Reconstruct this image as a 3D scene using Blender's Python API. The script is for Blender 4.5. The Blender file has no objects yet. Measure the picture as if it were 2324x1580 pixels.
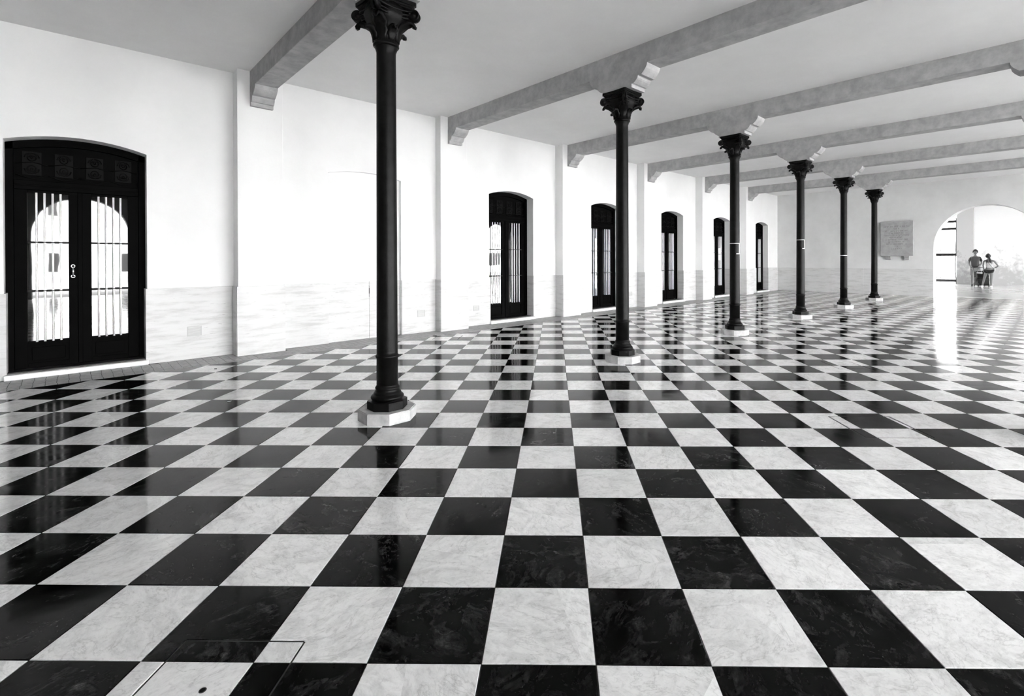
import bpy, bmesh, math, random
from mathutils import Vector, Matrix
R = random.Random(7)
PI = math.pi
sc = bpy.context.scene
C = sc.collection
# ------------------------------------------------------------------ camera, sky, sun, exposure
cam_d = bpy.data.cameras.new('camera'); cam = bpy.data.objects.new('camera', cam_d); C.objects.link(cam)
right = Vector((0.716445, -0.69764, -0.002396)); down = Vector((-0.00462, -0.00131, -0.999988)); fwd = Vector((0.697629, 0.716447, -0.004162))
CAMZ = 1.411; FPX, CX, CY = 1114.9, 1243.525, 592.857
cam.matrix_world = Matrix(((right.x, -down.x, -fwd.x, 0), (right.y, -down.y, -fwd.y, 0), (right.z, -down.z, -fwd.z, CAMZ), (0, 0, 0, 1)))
cam_d.sensor_width = 36; cam_d.lens = FPX / 2324 * 36
cam_d.shift_x = (1162 - CX) / 2324; cam_d.shift_y = (CY - 790) / 2324
cam_d.clip_start = 0.05; cam_d.clip_end = 300
sc.camera = cam
sc.view_settings.view_transform = 'Standard'; sc.view_settings.look = 'None'
sc.view_settings.gamma = 1; sc.view_settings.use_curve_mapping = False
sc.view_settings.exposure = 3.15
sc.cycles.max_bounces = 10; sc.cycles.diffuse_bounces = 6; sc.cycles.glossy_bounces = 5
sc.cycles.use_denoising = True
sc.cycles.sample_clamp_indirect = 8
world = bpy.data.worlds.new('sky'); sc.world = world; world.use_nodes = True
bgn = world.node_tree.nodes['Background']; bgn.inputs[0].default_value = (1, 1, 1, 1); bgn.inputs[1].default_value = 3.4
sun_d = bpy.data.lights.new('sun', 'SUN'); sun = bpy.data.objects.new('sun', sun_d); C.objects.link(sun)
sun_d.energy = 14.0; sun_d.angle = math.radians(1.0)
sun.rotation_euler = Vector((0.25, -0.9, -0.52)).to_track_quat('-Z', 'Y').to_euler()

# ------------------------------------------------------------------ materials
def newmat(name):
    m = bpy.data.materials.new(name); m.use_nodes = True
    nt = m.node_tree; b = nt.nodes['Principled BSDF']
    return m, nt, b
def N(nt, t, **kw):
    n = nt.nodes.new(t)
    for k, v in kw.items():
        if k.startswith('i_'): n.inputs[int(k[2:])].default_value = v
        else: setattr(n, k, v)
    return n
def L(nt, a, b): nt.links.new(a, b)
def g3(v): return (v, v, v, 1)
def noise(nt, vec, scale, detail=4, rough=.55, dist=0.):
    n = N(nt, 'ShaderNodeTexNoise'); n.inputs['Scale'].default_value = scale; n.inputs['Detail'].default_value = detail
    n.inputs['Roughness'].default_value = rough; n.inputs['Distortion'].default_value = dist
    if vec is not None: L(nt, vec, n.inputs['Vector'])
    return n.outputs[0]
def ramp(nt, fac, stops):
    r = N(nt, 'ShaderNodeValToRGB'); e = r.color_ramp.elements
    e[0].position, e[0].color = stops[0][0], g3(stops[0][1]); e[1].position, e[1].color = stops[-1][0], g3(stops[-1][1])
    for p, c in stops[1:-1]:
        x = e.new(p); x.color = g3(c)
    L(nt, fac, r.inputs[0]); return r.outputs[0]
def mathn(nt, op, a, b=None, clamp=False):
    n = N(nt, 'ShaderNodeMath', operation=op, use_clamp=clamp)
    for i, x in enumerate((a, b)):
        if x is None: continue
        if isinstance(x, (int, float)): n.inputs[i].default_value = x
        else: L(nt, x, n.inputs[i])
    return n.outputs[0]
def pos(nt, scale=(1, 1, 1), rot=(0, 0, 0), loc=(0, 0, 0)):
    g = N(nt, 'ShaderNodeNewGeometry'); m = N(nt, 'ShaderNodeMapping')
    m.inputs['Scale'].default_value = scale; m.inputs['Rotation'].default_value = rot; m.inputs['Location'].default_value = loc
    L(nt, g.outputs['Position'], m.inputs[0]); return m.outputs[0]
def bump(nt, b, h, strength=.2, dist=.01):
    n = N(nt, 'ShaderNodeBump'); n.inputs['Strength'].default_value = strength; n.inputs['Distance'].default_value = dist
    L(nt, h, n.inputs['Height']); L(nt, n.outputs[0], b.inputs['Normal'])
def plain(name, v, rough=.5, metal=0., spec=.5, ior=1.5):
    m, nt, b = newmat(name); b.inputs['Base Color'].default_value = g3(v); b.inputs['Roughness'].default_value = rough
    b.inputs['Metallic'].default_value = metal; b.inputs['Specular IOR Level'].default_value = spec; b.inputs['IOR'].default_value = ior
    return m
def mottled(name, lo, hi, scale, rough=.6, bs=.15, bd=.004, fine=None, spec=.4, stretch=(1, 1, 1), p0=.35, p1=.65):
    m, nt, b = newmat(name); v = pos(nt, stretch)
    n = noise(nt, v, scale, 6, .62)
    L(nt, ramp(nt, n, [(p0, lo), (p1, hi)]), b.inputs['Base Color'])
    b.inputs['Roughness'].default_value = rough; b.inputs['Specular IOR Level'].default_value = spec
    bump(nt, b, noise(nt, v, fine or scale * 6, 4, .6), bs, bd)
    return m
M = {}
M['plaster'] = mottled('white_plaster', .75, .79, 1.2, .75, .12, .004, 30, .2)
M['ceiling'] = mottled('ceiling_paint', .80, .85, .9, .85, .1, .003, 50, .1)
M['concrete'] = mottled('beam_concrete', .34, .46, 7, .85, .4, .006, 90, .1)
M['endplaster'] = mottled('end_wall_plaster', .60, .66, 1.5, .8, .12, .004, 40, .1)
M['limestone'] = mottled('plinth_limestone', .34, .52, 9, .7, .3, .006, 60, .3)
M['plaque'] = mottled('plaque_stone', .30, .38, 6, .7, .3, .004, 60, .2)
M['paver'] = mottled('paver_stone', .30, .46, 14, .5, .3, .004, 60, .4)
M['grout'] = plain('grout', .06, .8)
M['iron'] = mottled('black_iron_paint', .0025, .007, 12, .38, .35, .003, 70, .5)
M['iron'].node_tree.nodes['Principled BSDF'].inputs['IOR'].default_value = 1.19
M['gateiron'] = plain('gate_iron', .012, .5)
M['doorpaint'] = mottled('black_door_paint', .0008, .002, 5, .5, .1, .002, 60, .5)
M['doorpaint'].node_tree.nodes['Principled BSDF'].inputs['IOR'].default_value = 1.08
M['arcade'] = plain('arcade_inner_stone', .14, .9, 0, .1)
M['nearwall'] = plain('dark_near_wall', .10, .9, 0, .1)
M['brass'] = plain('polished_bar', .95, .35)
M['chrome'] = plain('chrome', .9, .12, 1.)
M['marblesill'] = mottled('sill_marble', .70, .86, 14, .4, .1, .002, 60)
M['vent'] = plain('vent_paint', .42, .5)
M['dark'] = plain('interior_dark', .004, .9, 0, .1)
M['scroll'] = plain('scroll_iron', .006, .5, 0, .2, 1.1)
M['tpane'] = plain('transom_pane', .006, .3, 0, .5, 1.08)
M['paper'] = plain('paper', .85, .6)
M['paperdark'] = mottled('printed_paper', .03, .35, 60, .5)
M['ink'] = plain('engraved_letters', .08, .8)
M['skin'] = plain('skin', .17, .5)
M['tee'] = plain('grey_cotton', .075, .9)
M['shorts'] = plain('light_shorts', .28, .9)
M['darkcloth'] = plain('dark_denim', .012, .9)
M['white'] = plain('white_cotton', .5, .9)
M['hair'] = plain('dark_hair', .006, .5)
M['shoe'] = plain('dark_shoe', .012, .6)
M['wshoe'] = plain('white_shoe', .8, .6)
M['strollercloth'] = plain('stroller_fabric', .010, .85)
M['bag'] = plain('bag_canvas', .5, .8)
M['strap'] = plain('strap', .02, .7)
M['street'] = mottled('street_paving', .13, .18, 3, .8, .2, .004, 40)
M['facade'] = mottled('facade_render', .80, .86, 2, .8, .1, .004, 40)
M['glare_backing'] = plain('glare_backing_paint', .35, .9)
M['win'] = plain('far_window', .03, .2)
M['leaf'] = plain('palm_leaf', .07, .5)
M['trunk'] = mottled('palm_trunk', .10, .22, 12, .8)
# mirror-bright door glass over a dark room
m, nt, b = newmat('door_glass'); b.inputs['Base Color'].default_value = g3(.004); b.inputs['Roughness'].default_value = .015
b.inputs['IOR'].default_value = 1.9; M['glass'] = m
bump(nt, b, noise(nt, pos(nt), 1.3, 2), .10, .01)
# travertine dado
def travertine(name, base):
    m, nt, b = newmat(name); v = pos(nt, (1, 1, 7))
    n1 = noise(nt, v, 2.2, 8, .68); n2 = noise(nt, pos(nt, (1.3, 1.3, 9), loc=(5, 2, 1)), 5, 8, .7)
    c1 = ramp(nt, n1, [(.34, base * .80), (.5, base), (.7, base * 1.05)])
    pit = ramp(nt, n2, [(.30, .55), (.37, 1.0)])
    mx = N(nt, 'ShaderNodeMix', data_type='RGBA', blend_type='MULTIPLY'); mx.inputs[0].default_value = 1
    L(nt, c1, mx.inputs[6]); L(nt, pit, mx.inputs[7]); L(nt, mx.outputs[2], b.inputs['Base Color'])
    b.inputs['Roughness'].default_value = .42; b.inputs['Specular IOR Level'].default_value = .4
    bump(nt, b, n2, .15, .004); return m
M['travertine'] = travertine('travertine', .56)
# polished marble tiles: grain picked per tile from the tile's own cell
A45 = PI / 4
def tilemat(name, light):
    m, nt, b = newmat(name)
    v = pos(nt, rot=(0, 0, A45), scale=(1, 1, 1))
    sub = N(nt, 'ShaderNodeVectorMath', operation='SUBTRACT'); L(nt, v, sub.inputs[0]); sub.inputs[1].default_value = (.1415, 1.7033, 0)
    dv = N(nt, 'ShaderNodeVectorMath', operation='SCALE'); L(nt, sub.outputs[0], dv.inputs[0]); dv.inputs['Scale'].default_value = 2.5
    fl = N(nt, 'ShaderNodeVectorMath', operation='FLOOR'); L(nt, dv.outputs[0], fl.inputs[0])
    mz = N(nt, 'ShaderNodeVectorMath', operation='MULTIPLY'); L(nt, fl.outputs[0], mz.inputs[0]); mz.inputs[1].default_value = (1, 1, 0)
    wn = N(nt, 'ShaderNodeTexWhiteNoise'); L(nt, mz.outputs[0], wn.inputs['Vector'])
    off = N(nt, 'ShaderNodeVectorMath', operation='SCALE'); L(nt, wn.outputs['Color'], off.inputs[0]); off.inputs['Scale'].default_value = 60
    rotv = N(nt, 'ShaderNodeVectorRotate'); rotv.rotation_type = 'Z_AXIS'; L(nt, dv.outputs[0], rotv.inputs['Vector'])
    L(nt, mathn(nt, 'MULTIPLY', wn.outputs['Value'], 6.28), rotv.inputs['Angle'])
    mp = N(nt, 'ShaderNodeMapping'); mp.inputs['Scale'].default_value = (.4, .25, .4); L(nt, rotv.outputs[0], mp.inputs[0])
    ad = N(nt, 'ShaderNodeVectorMath', operation='ADD'); L(nt, mp.outputs[0], ad.inputs[0]); L(nt, off.outputs[0], ad.inputs[1])
    p = ad.outputs[0]
    big = noise(nt, p, 11, 9, .72, .9); fin = noise(nt, p, 60, 5, .75, .8)
    if light:
        c = ramp(nt, big, [(.33, .68), (.45, .81), (.53, .89), (.66, .95)])
        c2 = ramp(nt, fin, [(.34, .84), (.50, 1.0)])
        ridge = mathn(nt, 'ABSOLUTE', mathn(nt, 'SUBTRACT', noise(nt, p, 4.5, 7, .6, 1.0), .5))
        c3 = ramp(nt, ridge, [(0, .78), (.010, .97), (.03, 1.0)])
    else:
        c = ramp(nt, big, [(.38, .0008), (.50, .004), (.60, .020), (.72, .055)])
        c2 = ramp(nt, fin, [(.36, .25), (.62, 1.4)])
        ridge = mathn(nt, 'ABSOLUTE', mathn(nt, 'SUBTRACT', noise(nt, p, 2.6, 7, .62, 1.2), .5))
        c3 = ramp(nt, ridge, [(0, 3.0), (.004, 1.3), (.012, 1.0)])
    tv = ramp(nt, wn.outputs['Value'], [(0, .88 if light else .6), (1, 1.06 if light else 1.5)])
    cur = c
    for o in (c2, c3, tv):
        mx = N(nt, 'ShaderNodeMix', data_type='RGBA', blend_type='MULTIPLY'); mx.inputs[0].default_value = 1; mx.clamp_result = False
        L(nt, cur, mx.inputs[6]); L(nt, o, mx.inputs[7]); cur = mx.outputs[2]
    L(nt, cur, b.inputs['Base Color'])
    b.inputs['Specular IOR Level'].default_value = .5; b.inputs['IOR'].default_value = 1.42 if light else 1.17
    rr = ramp(nt, noise(nt, p, 12, 4), [(.3, .05), (.7, .13)]); L(nt, rr, b.inputs['Roughness'])
    bp = N(nt, 'ShaderNodeBump'); bp.inputs['Strength'].default_value = .12; bp.inputs['Distance'].default_value = .01
    L(nt, noise(nt, p, 3.0, 2, .5), bp.inputs['Height']); L(nt, bp.outputs[0], b.inputs['Normal'])
    return m
M['tile_light'] = tilemat('light_marble', True); M['tile_dark'] = tilemat('dark_marble', False)
m, nt, b = newmat('pale_marble_slabs'); L(nt, ramp(nt, noise(nt, pos(nt), 1.5, 6), [(.3, .66), (.7, .78)]), b.inputs['Base Color']); b.inputs['Roughness'].default_value = .1
bump(nt, b, noise(nt, pos(nt), 2.5, 2), .12, .01); M['floor2'] = m
# peeling plaster of the far room
m, nt, b = newmat('peeling_plaster')
v = pos(nt); sepx = N(nt, 'ShaderNodeSeparateXYZ'); L(nt, v, sepx.inputs[0])
pn = noise(nt, v, 2.6, 8, .65, .4); h = mathn(nt, 'SUBTRACT', 1.75, sepx.outputs[2]); h = mathn(nt, 'MULTIPLY', h, .16)
pm = ramp(nt, mathn(nt, 'ADD', pn, h), [(.52, .88), (.60, .70), (.74, .50)])
L(nt, pm, b.inputs['Base Color']); b.inputs['Roughness'].default_value = .8; M['peel'] = m
m = m.copy(); M['pier'] = m
for nd in m.node_tree.nodes:
    if nd.type == 'VALTORGB':
        for e_, c_ in zip(nd.color_ramp.elements, (.52, .40, .28)): e_.color = g3(c_)

# ------------------------------------------------------------------ mesh helpers
def obj(name, bm, mat, parent=None, smooth=False, loc=None):
    me = bpy.data.meshes.new(name)
    if smooth:
        for f in bm.faces: f.smooth = True
    bm.to_mesh(me); bm.free()
    for x in (mat if isinstance(mat, (list, tuple)) else [mat]): me.materials.append(M[x] if isinstance(x, str) else x)
    o = bpy.data.objects.new(name, me); C.objects.link(o)
    if parent is not None: o.parent = parent
    if loc is not None: o.location = loc
    return o
def empty(name, loc=(0, 0, 0), rz=0, parent=None):
    o = bpy.data.objects.new(name, None); C.objects.link(o); o.location = loc; o.rotation_euler = (0, 0, rz)
    o.empty_display_size = .1
    if parent is not None: o.parent = parent
    return o
def tag(o, label=None, cat=None, group=None, kind=None):
    if label: o['label'] = label
    if cat: o['category'] = cat
    if group: o['group'] = group
    if kind: o['kind'] = kind
    return o
def copy_tree(o, parent=None):
    c = o.copy(); C.objects.link(c)
    if parent is not None: c.parent = parent
    for ch in list(o.children): copy_tree(ch, c)
    return c
def box(bm, x0, x1, y0, y1, z0, z1, bev=0):
    vs = [bm.verts.new((x, y, z)) for x in (x0, x1) for y in (y0, y1) for z in (z0, z1)]
    fs = [(0, 1, 3, 2), (4, 6, 7, 5), (0, 4, 5, 1), (2, 3, 7, 6), (0, 2, 6, 4), (1, 5, 7, 3)]
    nf = [bm.faces.new([vs[i] for i in f]) for f in fs]
    if bev:
        es = list({e for f in nf for e in f.edges}); bmesh.ops.bevel(bm, geom=es, offset=bev, segments=1, affect='EDGES')
    return nf
def prism(bm, poly, fn, t0, t1):
    """poly of (a,b) extruded from t0 to t1 through fn(a,b,t)"""
    A = [bm.verts.new(fn(a, b, t0)) for a, b in poly]; B = [bm.verts.new(fn(a, b, t1)) for a, b in poly]
    n = len(poly)
    bm.faces.new(A); bm.faces.new(B[::-1])
    for i in range(n): bm.faces.new((A[i], B[i], B[(i + 1) % n], A[(i + 1) % n]))
    bmesh.ops.recalc_face_normals(bm, faces=bm.faces)
def lathe(bm, prof, seg=32, cx=0, cy=0, cap=True, mod=None):
    rings = []
    for r, z in prof:
        rings.append([bm.verts.new((cx + (r * (mod(k / seg * 2 * PI, z) if mod else 1)) * math.cos(k / seg * 2 * PI), cy + (r * (mod(k / seg * 2 * PI, z) if mod else 1)) * math.sin(k / seg * 2 * PI), z)) for k in range(seg)])
    for a, b2 in zip(rings, rings[1:]):
        for k in range(seg): bm.faces.new((a[k], a[(k + 1) % seg], b2[(k + 1) % seg], b2[k]))
    if cap: bm.faces.new(rings[0][::-1]); bm.faces.new(rings[-1])
def tube(bm, pts, r, seg=8, cap=True):
    pts = [Vector(p) for p in pts]; rs = r if isinstance(r, (list, tuple)) else [r] * len(pts)
    rings = []; prev = None
    for i, p in enumerate(pts):
        d = (pts[min(i + 1, len(pts) - 1)] - pts[max(i - 1, 0)]).normalized()
        if prev is None:
            up = Vector((0, 0, 1)) if abs(d.z) < .9 else Vector((1, 0, 0)); x = d.cross(up).normalized()
        else: x = (prev - d * prev.dot(d)).normalized()
        prev = x; y = d.cross(x)
        rings.append([bm.verts.new(p + (x * math.cos(k / seg * 2 * PI) + y * math.sin(k / seg * 2 * PI)) * rs[i]) for k in range(seg)])
    for a, b2 in zip(rings, rings[1:]):
        for k in range(seg): bm.faces.new((a[k], b2[k], b2[(k + 1) % seg], a[(k + 1) % seg]))
    if cap: bm.faces.new(rings[0]); bm.faces.new(rings[-1][::-1])
    bmesh.ops.recalc_face_normals(bm, faces=bm.faces)

# ------------------------------------------------------------------ measures of the hall (metres; x along the long wall, y towards it)
VW, VF, VC, VC2, VC3 = 8.58, 8.32, 4.145, -.10, -4.35
HC, HB = 4.215, 3.955
UE, UE2 = 22.68, 23.25
PIL = [1.766 + 3.424 * i for i in range(-1, 6)]
COLU = [2.03 + 3.44 * i for i in range(6)]
DOORU = [.10, 7.215, 10.62, 13.99, 17.40, 21.00]
U0 = -3.0
VA0, VA1 = -8.5, -9.05

# wall with arched openings: openings (centre, half, spring, rise)
def arch_wall(bm, s0, s1, top, ops, fn, t0, t1, seg=20, depth=None):
    xs = [s0]; cuts = []
    for c, hw, sp, ri in sorted(ops):
        xs += [c - hw]; k = [c - hw * math.cos(PI * i / seg) for i in range(1, seg)]; xs += k + [c + hw]
    xs.append(s1)
    def bot(x0, x1):
        mid = (x0 + x1) / 2
        for o in ops:
            if abs(mid - o[0]) < o[1]: return o
        return None
    def hgt(o, x):
        if o[3] > o[1] * .6: q = max(0, 1 - ((x - o[0]) / o[1]) ** 2); return o[2] + o[3] * math.sqrt(q)
        Rr = (o[1] ** 2 + o[3] ** 2) / (2 * o[3]); return o[2] + math.sqrt(Rr * Rr - (x - o[0]) ** 2) - (Rr - o[3])
    def quad(*p): bm.faces.new([bm.verts.new(fn(*q)) for q in p])
    for a, b2 in zip(xs, xs[1:]):
        if b2 - a < 1e-6: continue
        o = bot(a, b2)
        h0, h1 = (hgt(o, a), hgt(o, b2)) if o else (0, 0)
        quad((a, h0, t0), (b2, h1, t0), (b2, top, t0), (a, top, t0))
        quad((a, h0, t1), (a, top, t1), (b2, top, t1), (b2, h1, t1))
        quad((a, top, t0), (b2, top, t0), (b2, top, t1), (a, top, t1))
        if o: quad((a, h0, t0), (a, h0, t1), (b2, h1, t1), (b2, h1, t0))
    for o in ops:
        for x in (o[0] - o[1], o[0] + o[1]): quad((x, 0, t0), (x, 0, t1), (x, hgt(o, x), t1), (x, hgt(o, x), t0))
    for x in (s0, s1): quad((x, 0, t0), (x, 0, t1), (x, top, t1), (x, top, t0))
    bmesh.ops.remove_doubles(bm, verts=bm.verts, dist=1e-5)
    bmesh.ops.recalc_face_normals(bm, faces=bm.faces)
DH, DS, DRI = .655, 2.84, .11
bm = bmesh.new()
arch_wall(bm, U0, UE + .02, HC, [(c, DH if c < 20 else .63, DS, DRI) for c in DOORU], lambda s, h, t: (s, t, h), VW, VW + .34)
wall = tag(obj('wall_left', bm, 'plaster'), 'long white plaster wall with six arched doorways', 'wall', kind='structure')
# pilasters (structure of the wall) and the shallow blind arch between the first two
for i, u in enumerate(PIL):
    bm = bmesh.new(); box(bm, u, u + .61, VF, VW + .02, 0, HC, .004)
    obj('pilaster', bm, 'plaster', wall)
bm = bmesh.new()   # surface of the bay holding the blind arch stands 12 cm proud of the niche: two piers and a head
NC, NH = 3.785, .665
arch_wall(bm, PIL[1] + .61, PIL[2], HC, [(NC, NH, 2.88, .075)], lambda s, h, t: (s, t, h), VW - .07, VW + .001)
obj('niche_surround', bm, 'plaster', wall)
# dado panels of travertine
def dado(u0, u1, v, parent, th=.025, h=1.02):
    n = max(1, round((u1 - u0) / 1.1)); w = (u1 - u0) / n
    for k in range(n):
        bm = bmesh.new(); box(bm, u0 + k * w + .001, u0 + (k + 1) * w - .001, v - th, v + .001, .0, h - .002 * (k % 2), .0015)
        obj('dado_panel', bm, 'travertine', parent)
def dado_u(v0, v1, u, parent, sgn=-1, th=.025, h=1.02):
    n = max(1, round((v1 - v0) / 1.1)); w = (v1 - v0) / n
    for k in range(n):
        bm = bmesh.new(); a, b2 = sorted((u, u + sgn * th)); box(bm, a, b2, v0 + k * w + .001, v0 + (k + 1) * w - .001, 0, h, .0015)
        obj('dado_panel', bm, 'travertine', parent)
for i, u in enumerate(PIL):
    dado(u - .02, u + .63, VF, wall)
    dado_u(VF, VW - .026, u, wall, -1); dado_u(VF, VW - .026, u + .61, wall, 1)
    s0, s1 = u + .61 + .026, (PIL[i + 1] if i + 1 < len(PIL) else UE) - .026
    d = [c for c in DOORU if s0 < c < s1 + .3]
    if i == 1:
        vv = VW - .07
        dado(s0, NC - NH, vv, wall); dado(NC + NH, s1, vv, wall)
        dado(NC - NH + .003, 3.851, VW, wall); dado(3.853, NC + NH - .003, VW, wall)
        dado_u(VW - .07, VW - .026, NC + NH, wall, -1, .012); dado_u(VW - .07, VW - .026, NC - NH, wall, 1, .012)
    elif d:
        c = d[0]; hw = (DH if c < 20 else .63)
        dado(s0, c - hw + .02, VW, wall)
        if s1 - c - hw > .1: dado(c + hw - .02, s1, VW, wall)
        dado_u(VW, VW + .2, c - hw, wall, 1, .02); dado_u(VW, VW + .2, c + hw, wall, -1, .02)
dado(U0, PIL[0] - .026, VW, wall)
# chip in the niche dado joint
bm = bmesh.new(); box(bm, 3.845, 3.858, VW - .0265, VW - .024, .80, .90); box(bm, 3.848, 3.855, VW - .0262, VW - .024, .74, .94); obj('chip', bm, 'dark', wall)

# end wall with the big arch, other room
bm = bmesh.new()
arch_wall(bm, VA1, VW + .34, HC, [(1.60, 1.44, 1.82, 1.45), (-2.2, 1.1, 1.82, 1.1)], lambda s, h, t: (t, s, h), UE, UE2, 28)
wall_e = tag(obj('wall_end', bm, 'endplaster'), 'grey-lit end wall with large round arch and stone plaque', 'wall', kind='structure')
dado_u(3.04, VW - .03, UE, wall_e, -1); dado_u(-1.1, .16, UE, wall_e, -1)
bm = bmesh.new(); arch_wall(bm, VA1, VW + .34, HC, [], lambda s, h, t: (t, s, h), U0 - .3, U0)
tag(obj('wall_near', bm, 'nearwall'), 'plain wall closing the hall behind the camera', 'wall', kind='structure')
bm = bmesh.new(); arch_wall(bm, U0, 36.0, HC, [(.37 + 3.424 * k, 1.36, 2.45, 1.36) for k in range(10) if k != 7], lambda s, h, t: (s, t, h), VA0, VA1, 16)
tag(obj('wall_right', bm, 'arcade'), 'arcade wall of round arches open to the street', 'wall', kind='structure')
bm = bmesh.new(); box(bm, U0 - .3, 36.0, VA1 - .1, VW + .6, HC, HC + .35); tag(obj('ceiling', bm, 'ceiling'), 'flat pale plaster ceiling above the beams', 'ceiling', kind='structure')
bm = bmesh.new(); box(bm, U0 - .3, 36.0, VA1 - .1, VA1 + .3, HC + .35, 5.2); tag(obj('wall_added_shade', bm, 'plaster'), 'added low wall above the arcade, shading the pavement from the sun', 'wall', kind='structure')  # unseen strip added to lengthen the building's shadow outside the arcade
# far room back wall: pier, wall, opening with gate
bm = bmesh.new(); box(bm, 34.8, 35.3, VA1, 2.93, 0, HC)
tag(obj('wall_back', bm, 'peel'), 'bright back wall with peeling plaster beyond the arch', 'wall', kind='structure')
bm = bmesh.new(); box(bm, 34.55, 35.3, 2.93, 3.64, 0, HC, .01)
tag(obj('trim_1', bm, 'pier'), 'peeling plaster pier beside the iron gate', 'pier', kind='structure')
bm = bmesh.new(); box(bm, 34.8, 35.3, 5.6, 8.9, 0, HC); tag(obj('wall_back_left', bm, 'plaster'), 'wall left of the iron gate beyond the arch', 'wall', kind='structure')
bm = bmesh.new(); box(bm, UE2, 35.3, 8.58, 8.9, 0, HC); tag(obj('wall_far_left', bm, 'plaster'), 'side wall of the room beyond the arch', 'wall', kind='structure')

# ------------------------------------------------------------------ floor
bm = bmesh.new(); box(bm, U0 - .3, UE + .3, VA1 - .05, VW + .33, -.3, -.004)
floor = tag(obj('floor', bm, 'grout'), 'polished black and white marble checkerboard floor', 'floor', kind='structure')
bm = bmesh.new(); box(bm, UE + .3, 36.0, VA1 - .05, VW + .33, -.3, -.001)
tag(obj('floor_far', bm, 'floor2'), 'pale polished floor of the room beyond the arch', 'floor', kind='structure')
bm = bmesh.new(); box(bm, UE + .28, UE2 + .06, VA0, 3.04, -.02, .002, .0005)
tag(obj('trim_2', bm, 'paver'), 'low stone threshold across the arch', 'threshold', kind='structure')
S = .4; X0, Z0 = .1415, 1.7033; ca = math.cos(A45); sa = math.sin(A45)
def t2w(X, Z): return (X * ca + Z * sa, -X * sa + Z * ca)
def w2t(u, v): return (u * ca - v * sa, u * sa + v * ca)
def clip(poly, nx, ny, d):   # keep nx*x+ny*y<=d
    out = []
    for i in range(len(poly)):
        p, q = poly[i], poly[(i + 1) % len(poly)]; a = nx * p[0] + ny * p[1] - d; b2 = nx * q[0] + ny * q[1] - d
        if a <= 0: out.append(p)
        if (a < 0 < b2) or (b2 < 0 < a):
            t = a / (a - b2); out.append((p[0] + (q[0] - p[0]) * t, p[1] + (q[1] - p[1]) * t))
    return out
def area(p): return abs(sum(p[i][0] * p[(i + 1) % len(p)][1] - p[(i + 1) % len(p)][0] * p[i][1] for i in range(len(p)))) / 2
def slab(bm, poly, z, g=.0018, bev=.0013, tilt=(0, 0), mi=0, low=-.012):
    """tile body from convex world polygon: chamfered top edge"""
    cx = sum(p[0] for p in poly) / len(poly); cy = sum(p[1] for p in poly) / len(poly)
    if sum(poly[i][0] * poly[(i + 1) % len(poly)][1] - poly[(i + 1) % len(poly)][0] * poly[i][1] for i in range(len(poly))) < 0: poly = poly[::-1]
    def inset(k):
        n = len(poly); o = []
        for i in range(n):
            a, b2, c = Vector(poly[i - 1]), Vector(poly[i]), Vector(poly[(i + 1) % n])
            d1 = (b2 - a).normalized(); d2 = (c - b2).normalized(); n1 = Vector((-d1.y, d1.x)); n2 = Vector((-d2.y, d2.x))
            den = 1 + n1.dot(n2); o.append(b2 + (n1 + n2) * (k / max(den, .2)))
        return o
    P1, P2 = inset(g), inset(g + bev)
    zz = lambda p, dz: z + dz + tilt[0] * (p.x - cx) + tilt[1] * (p.y - cy)
    lo = [bm.verts.new((p.x, p.y, low)) for p in P1]; mid = [bm.verts.new((p.x, p.y, zz(p, -bev * .6))) for p in P1]; top = [bm.verts.new((p.x, p.y, zz(p, 0))) for p in P2]
    n = len(poly); fs = [bm.faces.new(top)]
    for i in range(n):
        j = (i + 1) % n; fs.append(bm.faces.new((lo[i], lo[j], mid[j], mid[i]))); fs.append(bm.faces.new((mid[i], mid[j], top[j], top[i])))
    for f in fs: f.material_index = mi
def proj(u, v, h=0):
    d = Vector((u, v, h - CAMZ)); z = d.dot(fwd)
    if z < .05: return None
    return (CX + FPX * d.dot(right) / z, CY + FPX * d.dot(down) / z)
# access hatches set in the floor (in tile units): x0,x1,z0,z1
HATCH = [(-3.78, -2.67, -.86, .24), (5.76, 7.09, 5.48, 6.80), (8.75, 9.72, 11.54, 12.64), (-5.75, -4.62, 17.25, 18.5)]
cells = []
for c in range(-26, 60):
    for j in range(-28, 62):
        q = [(X0 + S * (c + a), Z0 + S * (j + b2)) for a, b2 in ((0, 0), (1, 0), (1, 1), (0, 1))]
        w = [t2w(*p) for p in q]
        us = [p[0] for p in w]; vs = [p[1] for p in w]
        if max(us) < U0 or min(us) > UE + .3 or max(vs) < VA1 or min(vs) > 7.88: continue
        full = True
        for nx, ny, d in ((-1, 0, -U0), (1, 0, UE + .29), (0, -1, -VA1), (0, 1, 7.885)):
            if any(nx * p[0] + ny * p[1] > d for p in w): w = clip(w, nx, ny, d); full = False
            if len(w) < 3: break
        if len(w) < 3 or area(w) < .002: continue
        pr = [proj(*p) for p in w]
        A = 0
        if all(pr):
            pc = pr
            for nx, ny, d in ((-1, 0, 0), (1, 0, 2324), (0, -1, 0), (0, 1, 1580)):
                pc = clip(pc, nx, ny, d)
                if len(pc) < 3: break
            A = area(pc) if len(pc) > 2 else 0
        elif any(pr): A = 1e4 if any(p and 0 < p[0] < 2324 and 0 < p[1] < 1700 for p in pr) else 0
        hc = None
        for hi, (a0, a1, b0, b1) in enumerate(HATCH):
            if c < a1 and c + 1 > a0 and j < b1 and j + 1 > b0: hc = hi
        cells.append((A, c, j, w, full, hc))
cells.sort(key=lambda t: -t[0])
LIMIT = 296
sheet = []
meshes = {}
hat_pieces = {k: [] for k in range(len(HATCH))}
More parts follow.
